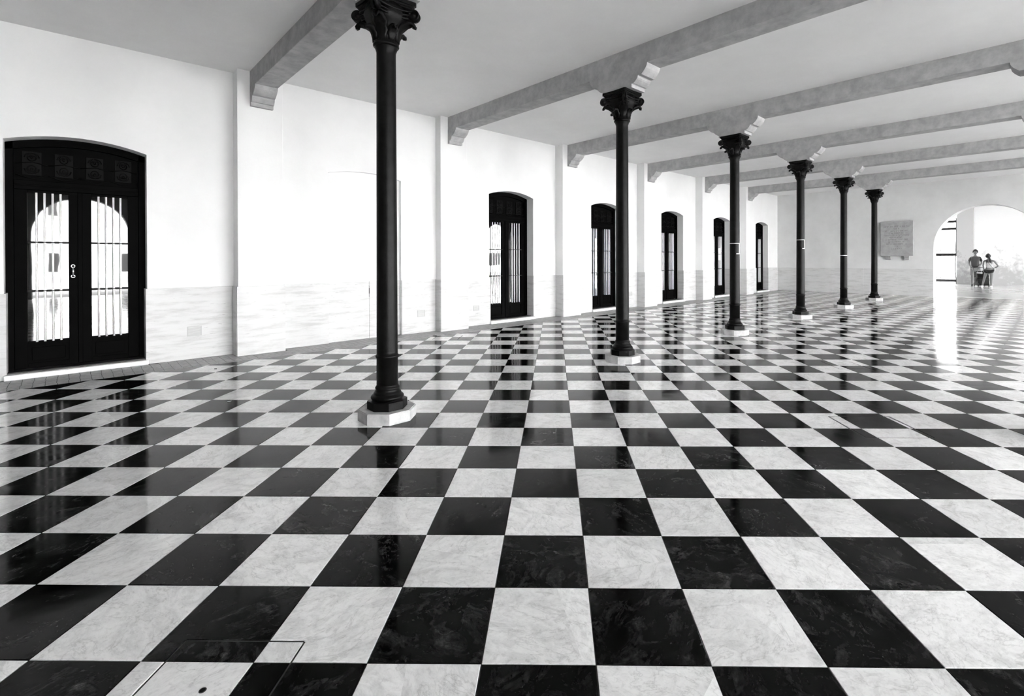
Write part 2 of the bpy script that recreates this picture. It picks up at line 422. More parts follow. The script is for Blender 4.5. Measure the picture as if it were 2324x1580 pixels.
def sub_rects(c, j, hrect):
    """split unit cell by hatch rectangle -> [(rect, inside, gaps)]"""
    a0, a1, b0, b1 = hrect
    xs = sorted({0, 1} | {a0 - c, a1 - c} & {x for x in (a0 - c, a1 - c) if 0 < x < 1} | {x for x in (a0 - c, a1 - c) if 0.001 < x < .999})
    ys = sorted({0, 1} | {y for y in (b0 - j, b1 - j) if 0.001 < y < .999})
    xs = [x for x in xs if 0 <= x <= 1]
    out = []
    for x0, x1 in zip(xs, xs[1:]):
        for y0, y1 in zip(ys, ys[1:]):
            ins = a0 - .001 <= c + x0 and c + x1 <= a1 + .001 and b0 - .001 <= j + y0 and j + y1 <= b1 + .001
            out.append((x0, x1, y0, y1, ins))
    return out
def rect_world(c, j, x0, x1, y0, y1, gx0, gx1, gy0, gy1):
    q = [(X0 + S * (c + x0) + gx0, Z0 + S * (j + y0) + gy0), (X0 + S * (c + x1) - gx1, Z0 + S * (j + y0) + gy0), (X0 + S * (c + x1) - gx1, Z0 + S * (j + y1) - gy1), (X0 + S * (c + x0) + gx0, Z0 + S * (j + y1) - gy1)]
    return [t2w(*p) for p in q]
count = 0
for A, c, j, w, full, hc in cells:
    black = (c + j) % 2 == 0; mt = 'tile_dark' if black else 'tile_light'
    tilt = (R.gauss(0, .0011), R.gauss(0, .0011)); dz = R.gauss(0, .0003)
    if hc is not None:
        bm = bmesh.new(); a0, a1, b0, b1 = HATCH[hc]; G = .004 if hc == 0 else .009
        for x0, x1, y0, y1, ins in sub_rects(c, j, HATCH[hc]):
            if ins: hat_pieces[hc].append((c, j, x0, x1, y0, y1, black)); continue
            # gap along the hatch edge only; seams to sister pieces stay closed
            gx0 = G if abs(c + x0 - a1) < .001 and c + x0 > a0 and (j + y0 < b1 - .001 and j + y1 > b0 + .001) else (.0018 if x0 == 0 else -.0013)
            gx1 = G if abs(c + x1 - a0) < .001 and (j + y0 < b1 - .001 and j + y1 > b0 + .001) else (.0018 if x1 == 1 else -.0013)
            gy0 = G if abs(j + y0 - b1) < .001 and (c + x0 < a1 - .001 and c + x1 > a0 + .001) else (.0018 if y0 == 0 else -.0013)
            gy1 = G if abs(j + y1 - b0) < .001 and (c + x0 < a1 - .001 and c + x1 > a0 + .001) else (.0018 if y1 == 1 else -.0013)
            slab(bm, rect_world(c, j, x0, x1, y0, y1, gx0, gx1, gy0, gy1), 0, 0)
        if len(bm.faces): obj('floor_tile', bm, mt, floor); count += 1
        else: bm.free()
        continue
    if count < LIMIT and A > 20:
        count += 1
        if full:
            if mt not in meshes:
                bm = bmesh.new(); q = [t2w(S * a, S * b2) for a, b2 in ((-.5, -.5), (.5, -.5), (.5, .5), (-.5, .5))]
                slab(bm, q, 0); o = obj('floor_tile', bm, mt, floor); meshes[mt] = o.data
            else:
                o = bpy.data.objects.new('floor_tile', meshes[mt]); C.objects.link(o); o.parent = floor
            cu, cv = t2w(X0 + S * (c + .5), Z0 + S * (j + .5)); o.location = (cu, cv, dz); o.rotation_euler = (tilt[0], tilt[1], 0)
        else:
            bm = bmesh.new(); slab(bm, w, 0, tilt=tilt); obj('floor_tile', bm, mt, floor)
    else: sheet.append((w, black, tilt, dz))
bm = bmesh.new()
for w, black, tilt, dz in sheet: slab(bm, w, dz, tilt=tilt, mi=0 if black else 1)
tag(obj('floor_tiles', bm, ['tile_dark', 'tile_light'], floor), kind='stuff')
HLAB = ['access hatch with finger hole in the nearest left floor tiles', 'access hatch in the floor tiles right of the column row', 'small far access hatch in the tiles between columns and arch', 'small access hatch in the tiles near the left wall']
for hi, (a0, a1, b0, b1) in enumerate(HATCH):
    cu, cv = t2w(X0 + S * (a0 + a1) / 2, Z0 + S * (b0 + b1) / 2)
    t = tag(empty('floor_hatch', (cu, cv, 0)), HLAB[hi], 'hatch', 'tiled access hatches in the floor')
    def local(bm):
        for v in bm.verts: v.co.x -= cu; v.co.y -= cv
    for (c, j, x0, x1, y0, y1, black) in hat_pieces[hi]:
        G = .004 if hi == 0 else .009
        g = [G if abs(c + x0 - a0) < .001 else .0012, G if abs(c + x1 - a1) < .001 else .0012, G if abs(j + y0 - b0) < .001 else .0012, G if abs(j + y1 - b1) < .001 else .0012]
        bm = bmesh.new(); slab(bm, rect_world(c, j, x0, x1, y0, y1, *g), -.0006, 0); local(bm)
        obj('hatch_tile', bm, 'tile_dark' if black else 'tile_light', t)
    bm = bmesh.new()
    for (p, q) in (((a0, b0), (a1, b0)), ((a1, b0), (a1, b1)), ((a1, b1), (a0, b1)), ((a0, b1), (a0, b0))):
        P, Q = (t2w(X0 + S * p[0], Z0 + S * p[1]), t2w(X0 + S * q[0], Z0 + S * q[1]))
        d = Vector((Q[0] - P[0], Q[1] - P[1])).normalized(); n = Vector((-d.y, d.x)) * (.0022 if hi == 0 else .0045)
        poly = [(P[0] + n.x, P[1] + n.y), (P[0] - n.x, P[1] - n.y), (Q[0] - n.x, Q[1] - n.y), (Q[0] + n.x, Q[1] + n.y)]
        prism(bm, poly, lambda a, b2, z: (a, b2, z), -.012, -.002)
    local(bm); obj('hatch_frame', bm, 'gateiron', t)
    if hi == 0:
        bm = bmesh.new(); hx, hy = t2w(X0 + S * -3.245, Z0 + S * -.285); lathe(bm, [(.0085, -.003), (.0085, .0004), (.011, .0006), (.0115, -.001)], 16, hx, hy, False)
        local(bm); obj('hole_rim', bm, 'gateiron', t, True)
        bm = bmesh.new(); lathe(bm, [(.0088, -.002), (.0088, .00035)], 16, hx, hy); local(bm); obj('finger_hole', bm, 'dark', t)
# pavers along the wall: narrow strips with ragged joints
seeds = []
for k in range(5):
    offs = [R.uniform(-.004, .004) for _ in range(8)]; seeds.append(offs)
pv_mesh = {}
PV0, PVW = -2.45, .0975
for i in range(255):
    u = PV0 + i * PVW
    if u > UE - .12: break
    if i % 3 == 0: pass
    near_pil = any(p - .08 < u < p + .64 for p in PIL); near_door = any(abs(u + .05 - c) < .72 for c in DOORU)
    end = VF - .028 if near_pil else (VW - .1 if not near_door else VW - .085)
    if PIL[1] + .6 < u < PIL[2]: end = min(end, VW - .1)
    if NC - NH - .02 < u < NC + NH - .08: end = VW - .028
    elif not near_pil and not near_door and not (PIL[1] + .6 < u < PIL[2]): end = VW - .03
    key = (i % 4, round(end, 3))
    if key not in pv_mesh:
        bm = bmesh.new(); offs = seeds[i % 4]; nxt = seeds[(i + 1) % 4]; L0 = 7.89; n = 6
        pl = [(offs[k] + .003, L0 + (end - L0) * k / n) for k in range(n + 1) for _ in (0,)]
        prr = [(PVW + nxt[k] - .003, L0 + (end - L0) * k / n) for k in range(n + 1)]
        for k in range(n):
            vs = [bm.verts.new((p[0], p[1] - 7.89, z)) for z in (-.012, .0) for p in ((pl[k][0], pl[k][1] + .001), (prr[k][0], prr[k][1] + .001), (prr[k][0], pl[k + 1][1] - .001), (pl[k][0], pl[k + 1][1] - .001))]
            bm.faces.new(vs[4:8])
            for a in range(4): bm.faces.new((vs[a], vs[(a + 1) % 4], vs[4 + (a + 1) % 4], vs[4 + a]))
        o = obj('paver', bm, 'paver', floor); pv_mesh[key] = o.data
    else:
        o = bpy.data.objects.new('paver', pv_mesh[key]); C.objects.link(o); o.parent = floor
    o.location = (u, 7.89, R.uniform(-.001, .001))

# ------------------------------------------------------------------ doors
def build_door():
    t = empty('door_1', (DOORU[0], VW + .22, 0))
    # frame: arched head and jambs
    bm = bmesh.new(); O = DH + .02
    for s in (-1, 1): box(bm, s * .585 if s > 0 else -O, O if s > 0 else -.585, 0, .09, .07, 2.86, .003)
    box(bm, -.585, .585, .005, .09, 2.285, 2.40, .004)
    box(bm, -.585, .585, -.004, .02, 2.33, 2.35, .003)
    Rr = (DH ** 2 + DRI ** 2) / (2 * DRI); n = 14
    arc = [(-O + 2 * O * k / n) for k in range(n + 1)]
    hh = lambda x: DS + math.sqrt(Rr * Rr - min(abs(x), DH) ** 2) - (Rr - DRI)
    poly = [(x, hh(x) + .03) for x in arc] + [(x, hh(x) - .09) for x in arc[::-1]]
    for k in range(n):
        prism(bm, [(arc[k], hh(arc[k]) - .09), (arc[k + 1], hh(arc[k + 1]) - .09), (arc[k + 1], hh(arc[k + 1]) + .03), (arc[k], hh(arc[k]) + .03)], lambda a, b2, y: (a, y, b2), 0, .09)
    obj('door_frame', bm, 'doorpaint', t)
    bm = bmesh.new(); box(bm, -.585, .585, .06, .075, 2.40, 2.90); obj('transom_panel', bm, 'doorpaint', t)
    for x in (-.43, -.145, .145, .43):
        bm = bmesh.new(); box(bm, x - .085, x + .085, .045, .06, 2.47, 2.76, .002); obj('transom_pane', bm, 'tpane', t)
    bm = bmesh.new()
    for x in (-.43, -.145, .145, .43):
        for sz in (1, -1):
            for sx in (1, -1):
                pts = []
                for k in range(22):
                    a = k / 21 * 3.6 * PI; r = .066 * (1 - k / 24)
                    pts.append((x + sx * (.005 + r * math.cos(a) * .9), .03, 2.615 + sz * (.07 + r * math.sin(a))))
                tube(bm, pts, .0055, 5)
        tube(bm, [(x + .142 * s, .03, 2.42 + .05 * abs(s)) for s in (-1, -.5, 0, .5, 1)], .006, 5)
        tube(bm, [(x - .14, .03, 2.60), (x, .03, 2.63), (x + .14, .03, 2.60)], .006, 5)
    obj('scroll_grille', bm, 'scroll', t, True)
    # leaves
    for s in (-1, 1):
        e = bmesh.new()
        X = lambda a, b2: (min(s * a, s * b2), max(s * a, s * b2))
        for (xa, xb, z0, z1) in ((.003, .108, .085, 2.283), (.472, .583, .085, 2.283), (.108, .472, 2.245, 2.283), (.108, .472, .085, .14), (.108, .472, .355, .41)):
            a, b2 = X(xa, xb); box(e, a, b2, .01, .055, z0, z1, .003)
        leaf = obj('door_leaf', e, 'doorpaint', t)
        e = bmesh.new(); a, b2 = X(.108, .472); box(e, a, b2, .028, .045, .14, .355); a, b2 = X(.14, .44); box(e, a, b2, .018, .03, .165, .33, .005); obj('kick_panel', e, 'doorpaint', leaf)
        e = bmesh.new(); a, b2 = X(.106, .474); box(e, a, b2, .034, .040, .408, 2.247); obj('pane', e, 'glass', leaf)
        xs = [-.393, -.322, -.25, -.179] if s < 0 else [.177, .251, .324, .395]
        for x in xs:
            e = bmesh.new(); tube(e, [(x, -.008, .398), (x, -.008, 2.25)], .011, 8); obj('bar', e, 'brass', leaf, True)
        for z in (1.03, 1.635):
            e = bmesh.new(); a, b2 = X(.106, .474); box(e, a, b2, -.004, .0, z - .008, z + .008)
            edges = [a] + [q for x in xs for q in (x - .014, x + .014)] + [b2]
            for q in range(0, len(edges), 2): box(e, edges[q], edges[q + 1], -.018, .002, z - .012, z + .012, .002)
            for x in xs: box(e, x - .014, x + .014, -.019, -.013, z - .005, z + .005)
            obj('cross_bar', e, 'iron', leaf)
        if s < 0:
            e = bmesh.new(); hx = -.068
            tube(e, [(hx, -.03 - .028 * math.sin(PI * k / 10), 1.21 + .12 * k / 10) for k in range(11)], [.006 + .004 * math.sin(PI * k / 10) for k in range(11)], 8)
            for z in (1.205, 1.335):
                tube(e, [(hx + .018 * math.cos(q / 12 * 2 * PI), -.008, z + .018 * math.sin(q / 12 * 2 * PI)) for q in range(13)], .005, 6)
                tube(e, [(hx, .012, z), (hx, -.03, z + (.006 if z < 1.25 else -.006))], .006, 6)
            obj('handle', e, 'chrome', leaf, True)
    bm = bmesh.new(); box(bm, -.022, .022, -.006, .012, .085, 2.283, .004); obj('astragal', bm, 'doorpaint', t)
    bm = bmesh.new(); box(bm, -DH - .004, DH + .004, -.30, .09, -.002, .062, .008); obj('sill', bm, 'marblesill', t)
    bm = bmesh.new(); box(bm, -DH + .02, DH - .02, -.18, .01, .062, .064); box(bm, -DH + .02, DH - .02, -.16, .02, .064, .070); obj('sill_mat', bm, 'gateiron', t)
    return t
d1 = build_door()
DL = ['nearest black glazed double door with white bars, at the left edge', 'black barred double door just right of the nearest column', 'black barred double door half behind the second column', 'black barred double door between the second and third columns', 'black barred door with white notices beside the third column', 'last and smallest black barred door before the end wall']
for i, u in enumerate(DOORU):
    d = d1 if i == 0 else copy_tree(d1)
    if i:
        for lf in d.children:
            for hd in list(lf.children):
                if hd.name.startswith('handle'): bpy.data.objects.remove(hd)
    d.name = 'door_%d' % (i + 1); d.location = (u, VW + .22, 0)
    if u > 20: d.scale = (.96, 1, 1)
    tag(d, DL[i], 'door', kind='structure')
# black rooms behind the doors
for k, u in enumerate(DOORU):
    pass
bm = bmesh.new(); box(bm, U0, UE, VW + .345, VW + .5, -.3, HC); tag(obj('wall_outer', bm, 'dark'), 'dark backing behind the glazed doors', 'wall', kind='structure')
for k, (x, z, w, h) in enumerate([(17.60, 1.70, .20, .21), (17.60, 1.46, .20, .21)]):
    bm = bmesh.new(); box(bm, x - w / 2, x + w / 2, VW + .195, VW + .1965, z - h / 2, z + h / 2)
    o = obj('paper_notice', bm, 'paper'); tag(o, ['upper', 'lower'][k] + ' white paper notice stuck on the fifth barred door', 'notice', 'notices on the fifth door')

# vents in the dado
for k, (u0, u1, z0, z1, v) in enumerate([(1.19, 1.36, .325, .465, VW - .025), (4.77, 4.93, .305, .435, VW - .095), (6.12, 6.27, .315, .43, VW - .025), (11.59, 11.75, .34, .46, VW - .025)]):
    t = tag(empty('wall_vent', (u0, v, z0)), ['pale louvred vent in the dado right of the nearest door', 'pale square vent in the dado beside the nearest column', 'pale square vent in the dado left of the second door', 'small pale vent in the dado right of the second column'][k], 'vent', 'vents in the stone dado')
    w, h = u1 - u0, z1 - z0
    bm = bmesh.new()
    for (a, b2, c, d) in ((0, w, 0, .012), (0, w, h - .012, h), (0, .012, .012, h - .012), (w - .012, w, .012, h - .012)): box(bm, a, b2, -.006, .002, c, d)
    obj('vent_frame', bm, 'vent', t)
    for q in range(7):
        bm = bmesh.new(); z = .014 + (h - .028) * q / 7; box(bm, .012, w - .012, -.004, .001, z, z + (h - .028) / 7 * .72); obj('slat', bm, 'vent', t)

# ------------------------------------------------------------------ beams, corbels
BU = [1.93 + 3.424 * i for i in range(-1, 6)]; BW = .30
NAMES = ['just behind the camera', 'above the nearest column', 'above the second column', 'above the third column', 'above the fourth column', 'above the fifth column', 'above the last column']
def wcorb(fn, w0, w1, face):
    """stepped wall corbel: list of (outward, h)"""
    prof = [(0, HB + .01), (.29, HB + .01), (.29, HB - .005)]
    prof += [(.29 - .12 * (k / 5) ** 1.7, HB - .005 - .12 * k / 5) for k in range(1, 6)]
    prof += [(.138, 3.825), (.132, 3.82)] + [(.132 - .042 * (k / 4) ** 1.9, 3.82 - .075 * k / 4) for k in range(1, 5)]
    prof += [(.066, 3.745), (.062, 3.74), (.062, 3.69), (0, 3.69)]
    bm = bmesh.new(); prism(bm, prof, fn, w0, w1); return bm
for i, u in enumerate(BU):
    t = tag(empty('ceiling_beam', (u, 0, HB)), 'grey concrete ceiling beam ' + NAMES[i], 'beam', 'ceiling beams', 'structure')
    bm = bmesh.new(); box(bm, 0, BW, VA0, VF + .001, 0, HC - HB, .004)
    obj('beam', bm, 'concrete', t)
    bm = wcorb(lambda a, b2, x: (x, VF - a, b2 - HB), 0, BW, VF); obj('wall_corbel', bm, 'concrete', t)
    bm = wcorb(lambda a, b2, x: (x, VA0 + a, b2 - HB), 0, BW, VA0); obj('wall_corbel', bm, 'concrete', t)
    for cv in (VC, VC2, VC3):
        half = [(.49, HB + .01), (.49, HB - .01)] + [(.49 - .09 * (k / 5) ** 1.7, HB - .01 - .12 * k / 5) for k in range(1, 6)]
        half += [(.352, 3.825), (.345, 3.82)] + [(.345 - .068 * (k / 4) ** 1.9, 3.82 - .08 * k / 4) for k in range(1, 5)]
        half += [(.25, 3.74), (.245, 3.735), (.245, 3.69)]
        poly = half + [(-a, b2) for a, b2 in half[::-1]]
        bm = bmesh.new(); prism(bm, poly, lambda a, b2, x: (x, cv + a, b2 - HB), 0, BW); obj('column_corbel', bm, 'concrete', t)

# ------------------------------------------------------------------ columns
def octo(a):
    k = a * math.tan(PI / 8); return [(a, -k), (a, k), (k, a), (-k, a), (-a, k), (-a, -k), (-k, -a), (k, -a)]
def build_column():
    t = empty('iron_column', (COLU[0], VC, 0))
    bm = bmesh.new(); prism(bm, octo(.23), lambda a, b2, z: (a, b2, z), 0, .095)
    bmesh.ops.bevel(bm, geom=[e for e in bm.edges if abs(e.verts[0].co.z - .095) < 1e-5 and abs(e.verts[1].co.z - .095) < 1e-5], offset=.006, segments=2, affect='EDGES')
    obj('stone_plinth', bm, 'limestone', t)
    bm = bmesh.new(); prism(bm, octo(.158), lambda a, b2, z: (a, b2, z), .095, .165)
    obj('base_block', bm, 'iron', t)
    bm = bmesh.new()
    pr = [(.13, .165)] + [(.120 + .022 * math.sin(k / 8 * PI), .165 + .055 * k / 8) for k in range(9)] + [(.118, .222), (.118, .232), (.108, .24), (.100, .262), (.104, .268), (.104, .278), (.098, .284), (.092, .296), (.092, .30)]
    lathe(bm, pr, 36); obj('base_moulding', bm, 'iron', t, True)
    bm = bmesh.new()
    lathe(bm, [(.092, .30), (.0915, .535), (.097, .54), (.101, .548), (.101, .556), (.097, .562), (.0905, .566), (.0905, .60), (.083, 3.20), (.083, 3.245), (.088, 3.262), (.096, 3.285), (.100, 3.292)], 40)
    o = obj('shaft', bm, 'iron', t, True)
    bm = bmesh.new(); lathe(bm, [(.100, 3.292), (.108, 3.298), (.112, 3.308), (.108, 3.318), (.104, 3.322), (.106, 3.33), (.102, 3.338)], 36); obj('astragal_ring', bm, 'iron', t, True)
    # bell, with ribs
    bm = bmesh.new()
    pr = [(.100, 3.335), (.104, 3.37), (.112, 3.41), (.130, 3.45), (.155, 3.49), (.176, 3.53), (.182, 3.56), (.174, 3.60), (.165, 3.64)]
    lathe(bm, pr, 48, mod=lambda a, z: 1 + .03 * abs(math.sin(4 * a))); obj('bell', bm, 'iron', t, True)
    # acanthus leaves: eight, alternating tall and short
    def leaf(prof, w):
        bm = bmesh.new(); n = len(prof) - 1; rows = []
        for k, (r, z) in enumerate(prof):
            f = k / n; ww = w * (.55 + .45 * math.sin(PI * min(1, f * 1.25))) * (1 - max(0, f - .7) / .3 * .55) * (1 + .10 * (-1) ** k)
            dx, dz = (prof[min(k + 1, n)][0] - prof[max(k - 1, 0)][0], prof[min(k + 1, n)][1] - prof[max(k - 1, 0)][1]); l = math.hypot(dx, dz); nx, nz = dz / l, -dx / l
            row = []
            for q, off in ((-1, -.008), (-.6, .006), (-.25, .001), (0, .010), (.25, .001), (.6, .006), (1, -.008)): row.append((r + nx * off, q * ww, z + nz * off))
            rows.append((row, nx, nz))
        F = [[bm.verts.new(p) for p in row] for row, _, _ in rows]; B = [[bm.verts.new((p[0] - nx * .018, p[1] * .8, p[2] - nz * .018)) for p in row] for row, nx, nz in rows]
        for k in range(n):
            for q in range(6):
                bm.faces.new((F[k][q], F[k][q + 1], F[k + 1][q + 1], F[k + 1][q])); bm.faces.new((B[k][q], B[k + 1][q], B[k + 1][q + 1], B[k][q + 1]))
            bm.faces.new((F[k][0], F[k + 1][0], B[k + 1][0], B[k][0])); bm.faces.new((F[k][6], B[k][6], B[k + 1][6], F[k + 1][6]))
        bm.faces.new([*F[n], *B[n][::-1]]); bm.faces.new([*F[0][::-1], *B[0]])
        bmesh.ops.recalc_face_normals(bm, faces=bm.faces); return bm
    big = [(.108, 3.335), (.110, 3.37), (.117, 3.405), (.131, 3.437), (.155, 3.463), (.188, 3.482), (.218, 3.492), (.236, 3.490), (.246, 3.477), (.242, 3.463)]
    small = [(.108, 3.335), (.110, 3.36), (.116, 3.385), (.127, 3.408), (.143, 3.426), (.160, 3.434), (.171, 3.429), (.172, 3.418)]
    for k in range(8):
        bm = leaf(big if k % 2 else small, .062 if k % 2 else .045)
        o = obj('acanthus_leaf', bm, 'iron', t, True); o.rotation_euler = (0, 0, k * PI / 4)
    # volutes at the corners
    for k in range(4):
        bm = bmesh.new(); a = PI / 4 + k * PI / 2
        for s in (-1, 1):
            yy = s * .022
            vs = []
            for (rr, off) in ((.050, 0), (.050, .022), (.040, .026), (.036, .018), (.020, .018), (.014, .028), (.0, .028)):
                vs.append([bm.verts.new((.252 + rr * math.cos(q / 18 * 2 * PI), yy * .3 + s * off, 3.573 + rr * math.sin(q / 18 * 2 * PI))) for q in range(18)])
            for A1, B1 in zip(vs, vs[1:]):
                for q in range(18): bm.faces.new((A1[q], A1[(q + 1) % 18], B1[(q + 1) % 18], B1[q]))
        for (r0, z0, r1, z1) in ((.12, 3.60, .235, 3.615),):
            tube(bm, [(r0, 0, z0 - .04), ((r0 + r1) / 2, 0, z0 + .005), (r1, 0, z1)], [.02, .018, .014], 8)
        bmesh.ops.remove_doubles(bm, verts=bm.verts, dist=1e-5); bmesh.ops.recalc_face_normals(bm, faces=bm.faces)
        o = obj('volute', bm, 'iron', t, True); o.rotation_euler = (0, 0, a)
    # abacus with hollow sides and echinus bands running between the volutes
    def hollow(a, dip, n=6):
        pts = []
        for s in range(4):
            an = s * PI / 2
            for k in range(n + 1):
                x = -a * .92 + 2 * a * .92 * k / n; y = -a + dip * (1 - (x / (a * .92)) ** 2)
                pts.append((x * math.cos(an) - y * math.sin(an), x * math.sin(an) + y * math.cos(an)))
        return pts
    bm = bmesh.new(); prism(bm, hollow(.198, .012), lambda x, y, z: (x, y, z), 3.658, 3.69); prism(bm, hollow(.186, .014), lambda x, y, z: (x, y, z), 3.642, 3.659); prism(bm, hollow(.176, .014), lambda x, y, z: (x, y, z), 3.628, 3.643)
    obj('abacus', bm, 'iron', t)
    bm = bmesh.new()
    for s in range(4):
        an = s * PI / 2
        for (y, z, r) in ((.172, 3.605, .012), (.166, 3.575, .010), (.160, 3.548, .012)):
            pts = []
            for k in range(9):
                x = -.15 + .30 * k / 8; yy = y - .02 * (1 - (x / .15) ** 2) * 0; zz = z - .018 * (1 - (x / .15) ** 2)
                pts.append((x * math.cos(an) + yy * math.sin(an), -x * math.sin(an) + yy * math.cos(an), zz))
            tube(bm, pts, r, 6)
    obj('echinus_band', bm, 'iron', t, True)
    return t
col0 = build_column()
CL = ['nearest black cast-iron column, full height left of centre', 'second black cast-iron column from the left', 'third black column, with a taped poster', 'fourth black column, with a small pale poster', 'fifth black column, a thin tape band round it', 'last and farthest black column, beside the plaque']
for i, u in enumerate(COLU):
    c = col0 if i == 0 else copy_tree(col0); c.location = (u, VC, 0); tag(c, CL[i], 'column', 'cast-iron columns of the near row')
CR = ['cast-iron column of the second row whose capital touches the top right corner', 'second-row cast-iron column of which a sliver of capital shows at the right edge, under the corbel', 'farther second-row column outside the right edge']
for i in (1, 2):
    c = copy_tree(col0); c.location = (COLU[i], VC2, 0); tag(c, CR[i - 1], 'column', 'cast-iron columns of the second row')
# posters and tape on the columns
def wrap(t, name, r, z0, z1, a0, a1, mat, seg=12):
    bm = bmesh.new()
    F = [[bm.verts.new(((r + d) * math.cos(a0 + (a1 - a0) * k / seg), (r + d) * math.sin(a0 + (a1 - a0) * k / seg), z)) for k in range(seg + 1)] for z in (z0, z1) for d in (0, .0012)]
    for k in range(seg):
        bm.faces.new((F[1][k], F[1][k + 1], F[3][k + 1], F[3][k])); bm.faces.new((F[0][k], F[2][k], F[2][k + 1], F[0][k + 1]))
        bm.faces.new((F[0][k], F[0][k + 1], F[1][k + 1], F[1][k])); bm.faces.new((F[2][k], F[3][k], F[3][k + 1], F[2][k + 1]))
    return obj(name, bm, mat, t)
rad = lambda z: .0905 + (.083 - .0905) * (z - .6) / 2.6 + .001
for k, (ci, z0, z1, pic) in enumerate([(2, 1.495, 1.70, True), (3, 1.64, 1.855, True), (4, 1.485, 1.50, False)]):
    t = tag(empty('poster', (COLU[ci], VC, 0)), ['taped poster with a dark picture on the third column', 'taped pale poster on the fourth column', 'thin leftover tape band round the fifth column'][k], 'poster' if pic else 'tape', None)
    r = rad(1.6)
    if pic:
        wrap(t, 'tape', r, z1 - .012, z1, -PI, PI, 'paper', 32); wrap(t, 'tape', r, z0, z0 + .012, -PI * .75, PI * .3, 'paper', 32)
        wrap(t, 'sheet', r + .001, z0 + .006, z1 - .006, -1.70, -.3, 'paper'); wrap(t, 'picture', r + .0024, z0 + .02, z1 - .02, -1.38, -.5, 'paperdark')
    else: wrap(t, 'tape', r, z0, z1, -PI, PI, 'paper', 32)

# ------------------------------------------------------------------ plaque
t = tag(empty('stone_plaque', (UE - .001, 4.143, 1.50)), 'square engraved stone plaque on two brackets, on the end wall', 'plaque')
bm = bmesh.new(); box(bm, -.15, 0, -.515, .515, 0, 1.32, .006); obj('tablet', bm, 'plaque', t)
for y in (-.31, .27):
    bm = bmesh.new(); box(bm, -.13, 0, y - .085, y + .085, -.07, 0, .006); box(bm, -.10, 0, y - .085, y + .085, -.15, -.07, .012); obj('bracket', bm, 'plaque', t)
bm = bmesh.new(); RR = random.Random(3)
for ln, (w, hz) in enumerate([(.80, .05), (.16, .045), (.70, .045), (.48, .045), (.78, .045), (.52, .045), (.74, .045), (.50, .045), (.64, .045), (.10, .04), (.42, .04)]):
    z = 1.32 - .20 - ln * .083 - (.02 if ln > 9 else 0); y = w / 2
    step = .034 if ln < 10 else .06
    while y > -w / 2 + .01:
        if RR.random() < .86:
            kx = RR.random()
            box(bm, -.1505, -.149, y - .004, y, z - hz / 2, z + hz / 2)
            if kx < .6: box(bm, -.1505, -.149, y - .02, y - .004, z + hz / 2 - .008, z + hz / 2)
            if kx > .3: box(bm, -.1505, -.149, y - .02, y - .004, z - hz / 2, z - hz / 2 + .008)
            if kx > .55: box(bm, -.1505, -.149, y - .022, y - .018, z - hz / 2, z + hz / 2)
        y -= step
tag(obj('inscription', bm, 'ink', t), kind='stuff')

# ------------------------------------------------------------------ iron gate beyond the arch
t = tag(empty('iron_gate', (34.9, 3.66, 0)), 'tall black spearhead iron gate against the glare beyond the arch', 'gate')
for z0, z1 in ((.10, .24), (1.53, 1.68), (2.97, 3.10), (3.37, 3.50)):
    bm = bmesh.new(); box(bm, -.02, .02, 0, 1.9, z0, z1, .004); obj('rail', bm, 'gateiron', t)
bm = bmesh.new(); box(bm, -.01, .01, 0, 1.5, 3.59, 3.62); obj('top_rail', bm, 'gateiron', t)
bm = bmesh.new(); tube(bm, [(0, .03 + .05 * math.sin(max(0, (z - .3)) / 1.3 * PI) * (z < 1.6), z) for z in [.0, .1, .3, .5, .7, .9, 1.1, 1.3, 1.5, 1.7, 1.9, 2.3, 2.8, 3.3, 3.6]], [.022] * 10 + [.035, .022, .022, .022, .022], 8); obj('gate_stile', bm, 'gateiron', t)
for k in range(10):
    y = .20 + k * .17
    bm = bmesh.new(); tube(bm, [(0, y, 0.02), (0, y, 3.55)], .006, 6)
    for zb in (.24, 1.75): tube(bm, [(0, y, zb), (0, y, zb + .07), (0, y, zb + .12), (0, y, zb + .2)], [.006, .017, .017, .002], 6)
    obj('spear_bar', bm, 'gateiron', t)

bm = bmesh.new(); box(bm, 46, 46.5, -12, 24, -.4, 9); tag(obj('glare_backing_wall', bm, 'glare_backing'), 'added wall beyond the iron gate, dimming the sky glare behind its bars', 'wall', kind='structure')  # invented wall, replaces open sky so the gate bars survive the glare
# ------------------------------------------------------------------ people
def skin(name, V, Ed, rad_, mat, parent=None, sub=2):
    me = bpy.data.meshes.new(name); me.from_pydata([Vector(v) for v in V], Ed, []); o = bpy.data.objects.new(name, me); C.objects.link(o)
    o.modifiers.new('s', 'SKIN'); me.skin_vertices[0].data[0].use_root = True
    for i, r in enumerate(rad_): me.skin_vertices[0].data[i].radius = r if isinstance(r, tuple) else (r, r)
    md = o.modifiers.new('u', 'SUBSURF'); md.levels = sub; md.render_levels = sub
    dg = bpy.context.evaluated_depsgraph_get(); m2 = bpy.data.meshes.new_from_object(o.evaluated_get(dg))
    for p in m2.polygons: p.use_smooth = True
    m2.materials.clear(); m2.materials.append(M[mat]); bpy.data.objects.remove(o)
    o2 = bpy.data.objects.new(name, m2); C.objects.link(o2)
    if parent is not None: o2.parent = parent
    return o2
def chain(pts, rads, V, Ed, rd, start=None):
    prev = start
    for p, r in zip(pts, rads):
        V.append(p); rd.append(r); i = len(V) - 1
        if prev is not None: Ed.append((prev, i))
        prev = i
    return prev
